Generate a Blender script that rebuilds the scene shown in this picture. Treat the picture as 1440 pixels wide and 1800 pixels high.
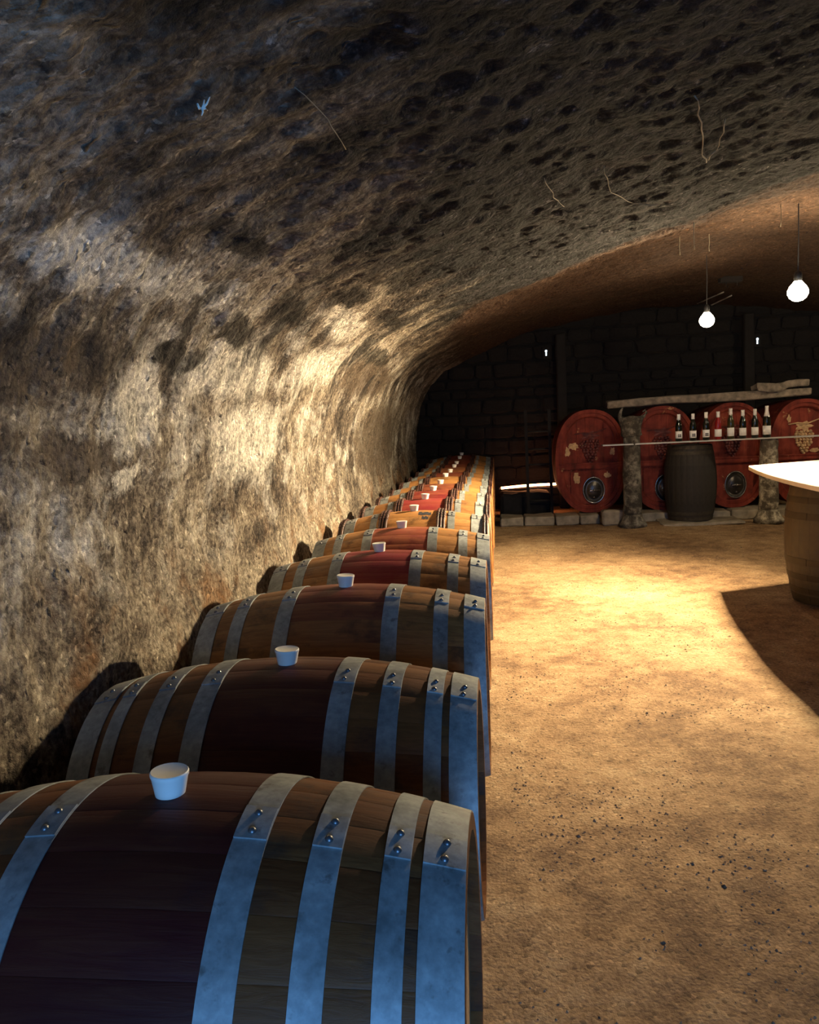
import bpy, math, random
import numpy as np
from mathutils import Vector, Matrix
random.seed(7); rng = np.random.RandomState(11)
for o in list(bpy.data.objects): bpy.data.objects.remove(o, do_unlink=True)
S = bpy.context.scene; COL = S.collection
pi = math.pi

# ------------------------------------------------------------------ camera
F = 1400.0; H = 1.45
def build_camera(vp=(873., 730.), roll=.05):
    dy = Vector(((vp[0]-720)/F, (vp[1]-900)/F, 1)).normalized()      # right, down, forward
    h = Vector((1, -roll, 0)); dx = (h - dy*h.dot(dy)).normalized()
    dz = dx.cross(dy)
    # rows: world axes in camera coordinates -> columns of the camera basis in world space
    right = Vector((dx.x, dy.x, dz.x)); down = Vector((dx.y, dy.y, dz.y)); fwd = Vector((dx.z, dy.z, dz.z))
    M = Matrix((( right.x, -down.x, -fwd.x, 0), (right.y, -down.y, -fwd.y, 0), (right.z, -down.z, -fwd.z, H), (0, 0, 0, 1)))
    c = bpy.data.cameras.new('camera'); c.sensor_fit = 'HORIZONTAL'; c.sensor_width = 36; c.lens = 36*F/1440
    c.clip_start = .02; c.clip_end = 100
    o = bpy.data.objects.new('camera', c); o.matrix_world = M; COL.objects.link(o); S.camera = o
build_camera()
# ------------------------------------------------------------------ world, daylight, exposure
w = bpy.data.worlds.new('world'); S.world = w; w.use_nodes = True
w.node_tree.nodes['Background'].inputs[0].default_value = (.25, .45, 1, 1)
w.node_tree.nodes['Background'].inputs[1].default_value = .03
DOOR = (-.15, 1.25, 0.0, 2.0); YF = -2.0      # doorway behind the photographer: x0, x1, z0, z1
DAY_W = 125; LAMP_W = 19500; LAMP_COL = (1, .77, .47)
ld = bpy.data.lights.new('daylight', 'AREA'); ld.shape = 'RECTANGLE'; ld.size = DOOR[1]-DOOR[0]; ld.size_y = DOOR[3]-DOOR[2]
ld.energy = DAY_W; ld.color = (.16, .44, 1.0)
lo = bpy.data.objects.new('daylight', ld); lo.location = ((DOOR[0]+DOOR[1])/2, YF-.15, (DOOR[2]+DOOR[3])/2); lo.rotation_euler = (pi/2, 0, 0)
COL.objects.link(lo)
S.view_settings.view_transform = 'Standard'; S.view_settings.look = 'None'
S.view_settings.exposure = 0.0; S.view_settings.gamma = 1; S.view_settings.use_curve_mapping = False

# ------------------------------------------------------------------ node helpers
class N:
    def __init__(s, name):
        s.m = bpy.data.materials.new(name); s.m.use_nodes = True; s.t = s.m.node_tree
        s.b = s.t.nodes['Principled BSDF']
    def n(s, typ, ins=None, **kw):
        x = s.t.nodes.new(typ)
        for k, v in kw.items(): setattr(x, k, v)
        for k, v in (ins or {}).items(): s.set(x.inputs[k], v)
        return x
    def set(s, sock, v):
        if isinstance(v, bpy.types.NodeSocket): s.t.links.new(v, sock)
        elif isinstance(v, bpy.types.Node): s.t.links.new(v.outputs[0], sock)
        else:
            if isinstance(v, tuple) and len(v) == 3 and sock.type == 'RGBA': v = (*v, 1)
            sock.default_value = v
    def math(s, op, a, b=0., c=None, clamp=False):
        ins = {0: a, 1: b}
        if c is not None: ins[2] = c
        return s.n('ShaderNodeMath', ins, operation=op, use_clamp=clamp).outputs[0]
    def noise(s, vec, scale, detail=4, rough=.55, dist=0.):
        return s.n('ShaderNodeTexNoise', {'Vector': vec, 'Scale': scale, 'Detail': detail, 'Roughness': rough, 'Distortion': dist}).outputs[0]
    def vmul(s, vec, v): return s.n('ShaderNodeVectorMath', {0: vec, 1: v}, operation='MULTIPLY').outputs[0]
    def vadd(s, vec, v): return s.n('ShaderNodeVectorMath', {0: vec, 1: v}, operation='ADD').outputs[0]
    def mix(s, f, a, b, blend='MIX'):
        x = s.t.nodes.new('ShaderNodeMix'); x.data_type = 'RGBA'; x.blend_type = blend
        s.set(x.inputs[0], f); s.set(x.inputs[6], a); s.set(x.inputs[7], b); return x.outputs[2]
    def ramp(s, f, stops, interp='LINEAR'):
        x = s.n('ShaderNodeValToRGB', {0: f}); e = x.color_ramp; e.interpolation = interp
        while len(e.elements) < len(stops): e.elements.new(.5)
        for el, (p, c) in zip(e.elements, stops):
            el.position = p; el.color = (c, c, c, 1) if not isinstance(c, tuple) else (*c, 1)
        return x.outputs[0]
    def step(s, v, a, b):
        return s.n('ShaderNodeMapRange', {0: v, 1: a, 2: b, 3: 0., 4: 1.}, interpolation_type='SMOOTHSTEP').outputs[0]
    def obj(s): return s.n('ShaderNodeTexCoord').outputs['Object']
    def attr(s, name): return s.n('ShaderNodeAttribute', attribute_type='OBJECT', attribute_name=name).outputs['Fac']
    def rand(s): return s.n('ShaderNodeObjectInfo').outputs['Random']
    def bump(s, h, strength, dist):
        return s.n('ShaderNodeBump', {'Height': h, 'Strength': strength, 'Distance': dist}).outputs[0]
    def out(s, color=None, rough=None, metal=None, normal=None, spec=None):
        if color is not None: s.set(s.b.inputs['Base Color'], color)
        if rough is not None: s.set(s.b.inputs['Roughness'], rough)
        if metal is not None: s.set(s.b.inputs['Metallic'], metal)
        if normal is not None: s.set(s.b.inputs['Normal'], normal)
        if spec is not None: s.set(s.b.inputs['Specular IOR Level'], spec)
        return s.m
MT = {}
def emit(name, col, st):
    q = N(name); q.set(q.b.inputs['Base Color'], col); q.set(q.b.inputs['Emission Color'], col); q.b.inputs['Emission Strength'].default_value = st
    return q.m
def plain(name, col, rough=.6, metal=0., var=.25, scale=12, bump=.2):
    q = N(name); v = q.obj(); n = q.noise(v, scale, 5, .6)
    c = q.mix(q.ramp(n, [(.3, 0.), (.7, 1.)]), tuple(k*(1-var) for k in col), tuple(min(1, k*(1+var)) for k in col))
    return q.out(c, rough, metal, q.bump(n, bump, .01))

# vault / wall: lime plaster and cellar mould over stone (UV in metres: u = along the cellar, v = along the profile)
def vault_mat(name, ceiling):
    q = N(name); uv = q.n('ShaderNodeUVMap').outputs[0]
    big = q.noise(uv, 1.1, 5, .65, .2)
    streak = q.noise(q.vmul(uv, (13., 5., 1.)), 1.0, 7, .7, .15)
    mid = q.noise(q.vadd(uv, (7, 3, 0)), 6., 7, .72)
    fine = q.noise(uv, 38., 6, .7)
    sep = q.n('ShaderNodeSeparateXYZ', {0: uv}); u, v = sep.outputs[0], sep.outputs[1]
    t = q.math('ADD', q.math('MULTIPLY', big, .36), q.math('MULTIPLY', streak, .20))
    t = q.math('ADD', t, q.math('MULTIPLY', mid, .24)); t = q.math('ADD', t, q.math('MULTIPLY', fine, .26))
    plaster = q.ramp(t, [(.44, (.022, .019, .017)), (.49, (.075, .06, .047)), (.53, (.17, .14, .105)), (.58, (.32, .28, .215)), (.66, (.62, .57, .47))])
    # brown earth showing through low on the wall
    rust = q.noise(q.vadd(uv, (21, 9, 0)), 2.6, 5, .65, .5)
    rm = q.math('MULTIPLY', q.ramp(rust, [(.50, 0.), (.62, 1.)]), q.step(v, 1.25, .6))
    plaster = q.mix(q.math('MULTIPLY', rm, .75), plaster, (.20, .10, .04))
    # pale lichen / salt bloom along the bend
    bl = q.noise(q.vadd(uv, (3, 31, 0)), 3.4, 6, .7)
    bm = q.math('MULTIPLY', q.ramp(bl, [(.50, 0.), (.66, 1.)]), q.math('MULTIPLY', q.step(v, .7, 1.2), q.step(v, 2.5, 1.9)))
    plaster = q.mix(q.math('MULTIPLY', bm, .6), plaster, (.80, .78, .70))
    wob = q.vadd(uv, q.vmul(q.vadd(q.n('ShaderNodeTexNoise', {'Vector': uv, 'Scale': 3.2, 'Detail': 7., 'Roughness': .72}).outputs[1], (-.5, -.5, -.5)), (.9, .34, 0.)))
    def patches(lst):
        m = None
        for (cu, cv, ru, rv) in lst:
            d = q.vmul(q.vadd(wob, (-cu, -cv, 0.)), (1/ru, 1/rv, 0.))
            e = q.step(q.n('ShaderNodeVectorMath', {0: d}, operation='LENGTH').outputs['Value'], 1.15, .6)
            m = e if m is None else q.math('MAXIMUM', m, e)
        return m
    grit = q.ramp(q.math('ADD', q.math('MULTIPLY', fine, .4), q.math('MULTIPLY', q.math('ADD', streak, mid), .3)), [(.38, .05), (.56, 1.)])
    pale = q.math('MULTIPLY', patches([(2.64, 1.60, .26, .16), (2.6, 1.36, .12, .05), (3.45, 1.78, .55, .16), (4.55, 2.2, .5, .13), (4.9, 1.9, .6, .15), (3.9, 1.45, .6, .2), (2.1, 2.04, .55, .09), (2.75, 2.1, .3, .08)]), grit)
    dull = patches([(1.95, 1.72, .42, .12), (2.3, 1.45, .30, .10), (1.7, 1.45, .3, .15), (6.8, 1.9, 1.3, .2), (8.5, 1.3, 1.6, .45)])
    plaster = q.mix(q.math('MULTIPLY', dull, .85), plaster, q.mix(mid, (.035, .026, .02), (.12, .088, .06)))
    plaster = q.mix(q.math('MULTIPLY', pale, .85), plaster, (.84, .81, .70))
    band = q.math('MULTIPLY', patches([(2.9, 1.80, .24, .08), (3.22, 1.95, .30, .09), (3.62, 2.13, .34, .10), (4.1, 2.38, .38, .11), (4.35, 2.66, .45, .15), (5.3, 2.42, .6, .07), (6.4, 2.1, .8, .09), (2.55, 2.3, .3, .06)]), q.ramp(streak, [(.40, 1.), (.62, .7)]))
    # black cellar mould growing over the vault
    crust = q.noise(q.vadd(uv, (2, 13, 0)), 17., 5, .7, .4)
    mt = q.math('ADD', q.math('MULTIPLY', fine, .35), q.math('MULTIPLY', mid, .25)); mt = q.math('ADD', mt, q.math('MULTIPLY', crust, .40))
    mould = q.ramp(mt, [(.43, (.003, .003, .003)), (.50, (.0055, .0055, .0058)), (.56, (.021, .021, .022)), (.64, (.17, .17, .177))])
    edge = q.math('ADD', v, q.math('MULTIPLY', q.math('SUBTRACT', q.noise(q.vmul(uv, (2.2, 1., 1.)), 1.2, 5, .6), .5), 2.2))
    mm = q.step(edge, 2.2, 3.0)
    # soot patches with their own outline
    soot = q.noise(q.vadd(q.vmul(uv, (1.6, .8, 1.)), (4.3, 1.7, 0)), 1.15, 4, .6, .7)
    sm = q.math('MULTIPLY', q.ramp(soot, [(.56, 0.), (.62, 1.)]), q.math('MULTIPLY', q.step(v, 1.5, 1.9), .85))
    col = q.mix(mm, plaster, mould)
    col = q.mix(sm, col, (.025, .022, .02))
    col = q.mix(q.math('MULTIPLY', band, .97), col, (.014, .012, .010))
    # redder vault past the ridge, darkened to paint in the bulb's shadow cut-off
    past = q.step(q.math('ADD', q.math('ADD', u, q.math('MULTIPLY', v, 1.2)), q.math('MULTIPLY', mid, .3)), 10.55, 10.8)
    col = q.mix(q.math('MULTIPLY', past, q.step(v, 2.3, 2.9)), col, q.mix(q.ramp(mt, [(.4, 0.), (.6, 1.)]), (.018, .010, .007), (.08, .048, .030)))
    fl = q.n('ShaderNodeTexVoronoi', {'Vector': q.vadd(uv, q.vmul(q.n('ShaderNodeTexNoise', {'Vector': uv, 'Scale': 30., 'Detail': 3.}).outputs[1], (.04, .04, 0.))), 'Scale': 75., 'Randomness': 1.})
    fr = q.n('ShaderNodeSeparateColor', {0: fl.outputs['Color']}).outputs[0]
    col = q.mix(q.ramp(crust, [(.42, .15), (.6, 1.)]), col, q.mix(1., col, q.ramp(fr, [(.05, .40), (.45, .9), (.88, 1.1), (1., 2.1)]), 'MULTIPLY'))
    pit = q.n('ShaderNodeTexVoronoi', {'Vector': q.vadd(uv, q.vmul(q.n('ShaderNodeTexNoise', {'Vector': uv, 'Scale': 12., 'Detail': 4.}).outputs[1], (.12, .12, 0.))), 'Scale': 19., 'Randomness': 1.}).outputs[0]
    pm = q.math('MULTIPLY', q.ramp(pit, [(.10, 1.), (.24, 0.)]), q.ramp(mid, [(.45, 0.), (.58, 1.)]))
    col = q.mix(q.math('MULTIPLY', pm, .75), col, (.012, .010, .009))
    vo = q.n('ShaderNodeTexVoronoi', {'Vector': uv, 'Scale': 42., 'Randomness': 1.}).outputs[0]
    hgt = q.math('ADD', q.math('SUBTRACT', q.math('MULTIPLY', fine, .7), q.math('MULTIPLY', pm, .7)), q.math('MULTIPLY', vo, .45)); hgt = q.math('ADD', hgt, q.math('ADD', q.math('MULTIPLY', mid, .5), q.math('MULTIPLY', crust, .8)))
    return q.out(col, .93, 0., q.bump(hgt, .9, .018), .15)
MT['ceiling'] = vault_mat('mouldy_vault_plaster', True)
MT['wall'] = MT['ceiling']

def dirt():
    q = N('sandy_cellar_floor'); v = q.obj()
    a = q.noise(v, .9, 5, .6, .3); b = q.noise(v, 7., 6, .65); c = q.noise(v, 60., 5, .7)
    t = q.math('ADD', q.math('MULTIPLY', a, .45), q.math('MULTIPLY', b, .35)); t = q.math('ADD', t, q.math('MULTIPLY', c, .25))
    col = q.ramp(t, [(.38, (.085, .048, .025)), (.47, (.19, .114, .058)), (.54, (.30, .19, .098)), (.66, (.46, .33, .19))])
    sp = q.n('ShaderNodeTexVoronoi', {'Vector': v, 'Scale': 34.}).outputs[0]
    col = q.mix(q.math('MULTIPLY', q.ramp(sp, [(.12, 1.), (.22, 0.)]), q.ramp(b, [(.45, 0.), (.62, .8)])), col, (.07, .045, .03))
    gr = q.n('ShaderNodeTexVoronoi', {'Vector': v, 'Scale': 85.}); gq = q.n('ShaderNodeSeparateColor', {0: gr.outputs['Color']}).outputs[0]
    col = q.mix(1., col, q.ramp(gq, [(.02, .55), (.12, .9), (.8, 1.03), (.97, 1.1), (1., 1.5)]), 'MULTIPLY')
    h = q.math('ADD', q.math('MULTIPLY', c, .7), q.math('ADD', q.math('MULTIPLY', b, 1.2), q.math('MULTIPLY', gr.outputs[0], -.25)))
    return q.out(col, .88, 0., q.bump(h, .55, .02), .25)
MT['floor'] = dirt()

def stave_mat():
    q = N('oak_barrel_stave'); v = q.obj(); r = q.rand()
    off = q.n('ShaderNodeCombineXYZ', {0: q.math('MULTIPLY', r, 37.), 1: q.math('MULTIPLY', r, 11.), 2: 0.}).outputs[0]
    p = q.vadd(v, off)
    grain = q.noise(q.vmul(p, (3., 45., 45.)), 1.6, 6, .65, .8)
    blot = q.noise(p, 7., 5, .65); cloud = q.noise(p, 2.5, 3, .5)
    tone = q.attr('tone')
    dark = q.mix(tone, (.085, .024, .006), (.27, .12, .036)); light = q.mix(tone, (.17, .058, .016), (.58, .29, .095))
    c = q.mix(q.ramp(q.math('ADD', q.math('MULTIPLY', grain, .8), q.math('MULTIPLY', r, .2)), [(.28, 0.), (.72, 1.)]), dark, light)
    c = q.mix(q.math('MULTIPLY', q.ramp(blot, [(.52, 0.), (.66, 1.)]), .65), c, (.028, .020, .016))
    x = q.math('ABSOLUTE', q.n('ShaderNodeSeparateXYZ', {0: v}).outputs[0])
    mask = q.step(q.math('ADD', x, q.math('MULTIPLY', q.math('SUBTRACT', cloud, .5), .05)), .185, .16)
    wine = q.mix(q.attr('wine'), (.040, .0045, .0045), (.25, .009, .030))
    st = q.math('MULTIPLY', q.math('MULTIPLY', q.attr('stain'), mask), q.ramp(q.math('ADD', q.math('MULTIPLY', cloud, .6), q.math('MULTIPLY', grain, .4)), [(.40, 1.), (.66, .72)]))
    c = q.mix(st, c, wine)
    return q.out(c, q.math('ADD', q.math('MULTIPLY', grain, .25), .42), 0., q.bump(grain, .3, .004), .25)
MT['stave'] = stave_mat()
def steel():
    q = N('galvanised_hoop_steel'); v = q.obj(); r = q.rand()
    p = q.vadd(v, q.n('ShaderNodeCombineXYZ', {0: q.math('MULTIPLY', r, 17.), 1: 0., 2: r}).outputs[0])
    a = q.noise(p, 9., 5, .65); b = q.noise(p, 60., 3, .6)
    c = q.ramp(q.math('ADD', q.math('MULTIPLY', a, .7), q.math('MULTIPLY', b, .3)), [(.33, (.15, .165, .165)), (.5, (.28, .305, .305)), (.68, (.46, .49, .48))])
    c = q.mix(q.math('MULTIPLY', q.ramp(q.noise(p, 22., 4, .7), [(.60, 0.), (.70, 1.)]), .6), c, (.09, .07, .055))
    return q.out(c, q.math('ADD', q.math('MULTIPLY', a, .25), .46), .42, q.bump(b, .12, .003))
MT['steel'] = steel()
MT['rivet'] = plain('dark_rivet_iron', (.16, .17, .18), .4, .8)
MT['withy'] = plain('chestnut_withy', (.055, .022, .016), .45, 0, .5, 40, .5)
MT['bung'] = plain('white_silicone', (.78, .76, .68), .5, 0, .04, 20, .05)
MT['head'] = plain('barrel_head_oak', (.42, .27, .13), .6, 0, .35, 14, .3)
MT['rail'] = plain('dark_rail_timber', (.06, .042, .03), .8, 0, .4)
MT['oldwood'] = plain('blackened_oak', (.018, .015, .011), .75, 0, .45, 9, .6)
MT['oldiron'] = plain('rusted_hoop_iron', (.05, .04, .026), .7, .3, .4, 18, .4)
MT['board'] = plain('pale_scrubbed_board', (.80, .72, .58), .45, 0, .08, 6, .1)
MT['tablebarrel'] = plain('olive_brown_oak', (.042, .028, .009), .55, 0, .4, 7, .3)
MT['tablehoop'] = plain('brown_painted_hoop', (.036, .024, .008), .55, .3, .25, 10, .2)
MT['beam'] = plain('dusty_grey_timber', (.22, .18, .135), .85, 0, .55, 11, .8)
MT['post'] = plain('sooty_post_timber', (.012, .010, .009), .9, 0, .4, 10, .5)
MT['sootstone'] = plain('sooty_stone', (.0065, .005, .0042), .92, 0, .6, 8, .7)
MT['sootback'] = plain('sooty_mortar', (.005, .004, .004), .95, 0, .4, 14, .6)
MT['stone'] = plain('worn_limestone', (.27, .23, .17), .85, 0, .35, 9, .6)
MT['lamp_black'] = plain('black_bakelite', (.02, .02, .02), .45)
MT['chrome'] = plain('polished_door_steel', (.35, .34, .32), .22, .9, .2, 6, .1)
MT['darkmetal'] = plain('dark_door_metal', (.05, .045, .04), .3, .7, .3, 8, .2)
MT['glassshelf'] = plain('pale_shelf_edge', (.55, .55, .52), .25, .1, .08)
MT['label'] = plain('white_paper_label', (.85, .84, .80), .6, 0, .03)
MT['capsule'] = plain('white_foil_capsule', (.82, .80, .76), .35, .1, .03)
MT['print'] = plain('dark_label_print', (.03, .03, .04), .6)
MT['web'] = plain('dusty_cobweb', (.20, .18, .13), .9, 0, .15, 60, .2)
MT['pebble'] = plain('dark_gravel', (.21, .15, .095), .85, 0, .85, 55, .3)
MT['cable'] = plain('pale_cable', (.55, .50, .42), .5)
MT['frame'] = plain('door_frame_timber', (.10, .07, .05), .7)
MT['bulb'] = emit('glowing_bulb', (1, .86, .62), 40)
MT['strip'] = emit('glowing_strip', (1, .36, .14), 30)
MT['day'] = emit('daylight_pane', (.75, .9, 1), 3.)
def glass(name, col):
    q = N(name); q.b.inputs['Transmission Weight'].default_value = .35; q.b.inputs['IOR'].default_value = 1.5
    return q.out(col, .06, 0)
MT['wine_dark'] = glass('dark_green_wine_glass', (.012, .014, .008)); MT['wine_rose'] = glass('rose_wine_glass', (.35, .02, .02)); MT['wine_gold'] = glass('olive_wine_glass', (.06, .05, .015))
def column_mat(name, k):
    q = N(name); v = q.obj(); n = q.noise(v, 9., 6, .7); m = q.noise(q.vadd(v, (5, 5, 5)), 6., 6, .7)
    c = q.mix(q.ramp(m, [(.42, 0.), (.58, 1.)]), tuple(k*x for x in (.075, .062, .045)), q.ramp(n, [(.40, tuple(k*x for x in (.12, .10, .07))), (.58, tuple(k*x for x in (.62, .57, .45)))]))
    return q.out(c, .9, 0., q.bump(n, .7, .03))
MT['column'] = column_mat('flaking_whitewashed_stone', 1.); MT['column_dark'] = column_mat('grimy_grey_stone', .42)
def vat_mat():
    q = N('old_red_vat_paint'); g = q.n('ShaderNodeNewGeometry').outputs['Position']
    n = q.noise(g, 4.5, 5, .65, .5); f = q.noise(q.vadd(g, (3, 0, 8)), 6., 6, .7); wv = q.noise(q.vmul(g, (14., 2., 2.)), 1., 4, .6)
    c = q.ramp(q.math('ADD', q.math('MULTIPLY', n, .6), q.math('MULTIPLY', wv, .4)), [(.35, (.06, .011, .007)), (.52, (.19, .030, .018)), (.68, (.30, .065, .036))])
    c = q.mix(q.math('MULTIPLY', q.ramp(f, [(.63, 0.), (.66, 1.)]), .75), c, (.42, .24, .11))
    return q.out(c, .7, 0., q.bump(f, .35, .012), .2)
MT['vat'] = vat_mat()
MT['flake'] = plain('ochre_bare_wood', (.55, .36, .18), .8, 0, .3, 30, .4)
MT['berry'] = plain('dark_carved_grapes', (.11, .022, .018), .6, 0, .45, 25, .4)
MT['berry_pale'] = plain('pale_flaking_grapes', (.50, .33, .17), .75, 0, .45, 22, .4)

# ------------------------------------------------------------------ mesh helpers
def mesh(name, v, f, mat=None, smooth=False):
    m = bpy.data.meshes.new(name); m.from_pydata([tuple(p) for p in v], [], [tuple(p) for p in f]); m.update()
    if mat: m.materials.append(MT[mat])
    if smooth: m.polygons.foreach_set('use_smooth', [True]*len(m.polygons))
    return m
def obj(name, me, parent=None, loc=None, rot=None, scale=None):
    o = bpy.data.objects.new(name, me); COL.objects.link(o)
    if parent: o.parent = parent
    if loc: o.location = loc
    if rot: o.rotation_euler = rot
    if scale: o.scale = scale
    return o
def tag(o, label, cat, group=None):
    o['label'] = label; o['category'] = cat
    if group: o['group'] = group
    return o
def thing(name, label, cat, loc=(0, 0, 0), rot=(0, 0, 0), group=None):
    return tag(obj(name, None, None, loc, rot), label, cat, group)
def struct(o): o['kind'] = 'structure'; return o
class MB:
    def __init__(s): s.v = []; s.f = []
    def add(s, v, f):
        k = len(s.v); s.v += [tuple(p) for p in v]; s.f += [tuple(i+k for i in q) for q in f]; return s
    def box(s, x0, x1, y0, y1, z0, z1):
        v = [(x, y, z) for x in (x0, x1) for y in (y0, y1) for z in (z0, z1)]
        return s.add(v, [(0, 1, 3, 2), (4, 6, 7, 5), (0, 4, 5, 1), (2, 3, 7, 6), (0, 2, 6, 4), (1, 5, 7, 3)])
    def lathe(s, prof, n=24, c=(0, 0, 0), axis='z', closed=False):
        v = []
        for (r, z) in prof:
            for i in range(n):
                a = 2*pi*i/n; p = (r*math.cos(a), r*math.sin(a), z)
                if axis == 'x': p = (z, p[0], p[1])
                if axis == 'y': p = (p[0], z, p[1])
                v.append((p[0]+c[0], p[1]+c[1], p[2]+c[2]))
        f = []; m = len(prof)
        for j in range(m if closed else m-1):
            for i in range(n):
                a, b = j*n+i, j*n+(i+1) % n; k = (j+1) % m
                f.append((a, b, k*n+(i+1) % n, k*n+i))
        if not closed:
            if prof[0][0] > 1e-5: f.append(tuple(range(n))[::-1])
            if prof[-1][0] > 1e-5: f.append(tuple((m-1)*n+i for i in range(n)))
        return s.add(v, f)
    def tube(s, pts, r, n=6):
        pts = [Vector(p) for p in pts]; v = []; rs = r if isinstance(r, (list, tuple)) else [r]*len(pts)
        for i, p in enumerate(pts):
            d = (pts[min(i+1, len(pts)-1)]-pts[max(i-1, 0)]).normalized()
            a = d.orthogonal().normalized(); b = d.cross(a)
            for k in range(n): t = 2*pi*k/n; v.append(p+(a*math.cos(t)+b*math.sin(t))*rs[i])
        f = [(j*n+i, j*n+(i+1) % n, (j+1)*n+(i+1) % n, (j+1)*n+i) for j in range(len(pts)-1) for i in range(n)]
        f += [tuple(range(n))[::-1], tuple((len(pts)-1)*n+i for i in range(n))]
        return s.add(v, f)
    def ball(s, c, r, n=8, m=5, sq=(1, 1, 1)):
        v = [(c[0], c[1], c[2]-r*sq[2])]
        for j in range(1, m):
            t = pi*j/m
            for i in range(n): a = 2*pi*i/n; v.append((c[0]+r*sq[0]*math.sin(t)*math.cos(a), c[1]+r*sq[1]*math.sin(t)*math.sin(a), c[2]-r*sq[2]*math.cos(t)))
        v.append((c[0], c[1], c[2]+r*sq[2])); f = []
        for i in range(n):
            f.append((0, 1+(i+1) % n, 1+i)); f.append((len(v)-1, 1+(m-2)*n+i, 1+(m-2)*n+(i+1) % n))
        for j in range(m-2):
            for i in range(n): f.append((1+j*n+i, 1+j*n+(i+1) % n, 1+(j+1)*n+(i+1) % n, 1+(j+1)*n+i))
        return s.add(v, f)
    def mesh(s, name, mat=None, smooth=False): return mesh(name, s.v, s.f, mat, smooth)
    def build(s, name, mat, parent=None, smooth=False, **k): return obj(name, s.mesh(name, mat, smooth), parent, **k)
def roughen(me, amp, seed=0, sc=8):
    r = random.Random(seed); o = [r.uniform(0, 50) for _ in range(3)]
    from mathutils import noise
    for v in me.vertices:
        p = v.co*sc+Vector(o); v.co += Vector((noise.noise(p), noise.noise(p+Vector((9, 0, 0))), noise.noise(p+Vector((0, 9, 0)))))*amp
    return me
def subbox(x, y, z, n=4):
    """box centred on the origin, subdivided so it can be roughened"""
    import bmesh
    bm = bmesh.new(); bmesh.ops.create_cube(bm, size=1)
    bmesh.ops.scale(bm, vec=(x, y, z), verts=bm.verts)
    bmesh.ops.bevel(bm, geom=list(bm.edges), offset=min(x, y, z)*.12, segments=1, affect='EDGES')
    m = bpy.data.meshes.new('block'); 
    if n: bmesh.ops.subdivide_edges(bm, edges=list(bm.edges), cuts=n, use_grid_fill=True)
    bm.to_mesh(m); bm.free(); return m

# value noise on arrays
TAB = rng.rand(256, 256)
def vnoise(x, y):
    xi = np.floor(x).astype(int); yi = np.floor(y).astype(int); fx = x-xi; fy = y-yi
    fx = fx*fx*(3-2*fx); fy = fy*fy*(3-2*fy)
    a = TAB[xi % 256, yi % 256]; b = TAB[(xi+1) % 256, yi % 256]; c = TAB[xi % 256, (yi+1) % 256]; d = TAB[(xi+1) % 256, (yi+1) % 256]
    return (a*(1-fx)+b*fx)*(1-fy)+(c*(1-fx)+d*fx)*fy-.5
def fbm(x, y, o=3):
    r = 0; a = 1
    for k in range(o): r = r+a*vnoise(x*2**k+17*k, y*2**k+5*k); a *= .5
    return r
def grid_mesh(name, P, UV, mat):
    ny, ns, _ = P.shape; m = bpy.data.meshes.new(name)
    idx = np.arange(ny*ns).reshape(ny, ns)
    q = np.stack([idx[:-1, :-1], idx[:-1, 1:], idx[1:, 1:], idx[1:, :-1]], -1).reshape(-1, 4)
    m.vertices.add(ny*ns); m.vertices.foreach_set('co', P.reshape(-1).astype(np.float32))
    m.loops.add(q.size); m.loops.foreach_set('vertex_index', q.reshape(-1).astype(np.int32))
    m.polygons.add(len(q)); m.polygons.foreach_set('loop_start', np.arange(0, q.size, 4, dtype=np.int32))
    m.polygons.foreach_set('use_smooth', np.ones(len(q), dtype=bool))
    m.update(calc_edges=True)
    if UV is not None:
        l = m.uv_layers.new(name='UVMap'); l.data.foreach_set('uv', UV.reshape(-1, 2)[q.reshape(-1)].reshape(-1).astype(np.float32))
    m.materials.append(MT[mat]); m.validate(); return m

# ------------------------------------------------------------------ the cellar shell
YB = 12.5; XC = 2.7
half = [(-1.22, -.05), (-1.25, .5), (-1.28, .95), (-1.27, 1.25), (-1.21, 1.55), (-1.07, 1.83), (-.82, 2.05), (-.42, 2.22), (.2, 2.39), (.8, 2.52), (1.5, 2.64), (2.1, 2.71), (XC, 2.73)]
def resample(pts, step):
    p = np.array(pts); d = np.r_[0, np.cumsum(np.hypot(*np.diff(p, axis=0).T))]
    t = np.arange(0, d[-1], .01); x = np.interp(t, d, p[:, 0]); z = np.interp(t, d, p[:, 1])
    k = np.hanning(41); k /= k.sum()
    pad = 20; xs = np.convolve(np.r_[2*x[0]-x[pad:0:-1], x, 2*x[-1]-x[-2:-pad-2:-1]], k, 'valid'); zs = np.convolve(np.r_[2*z[0]-z[pad:0:-1], z, z[-2:-pad-2:-1]], k, 'valid')
    T = np.arange(0, d[-1], step); T = np.linspace(0, t[-1], len(T))
    return T, np.interp(T, t, xs), np.interp(T, t, zs)
def ceil_extra(x, y):
    """the vault rises slightly to the back and steps up past a ridge in the middle"""
    ridge = 6.45-.72*x
    return .014*(y-5)+.10/(1+np.exp(-(y-ridge-.15+.25*vnoise(x*2, y*0+3))/.045))*np.clip((x+.6)/1.2, 0, 1)
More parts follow.
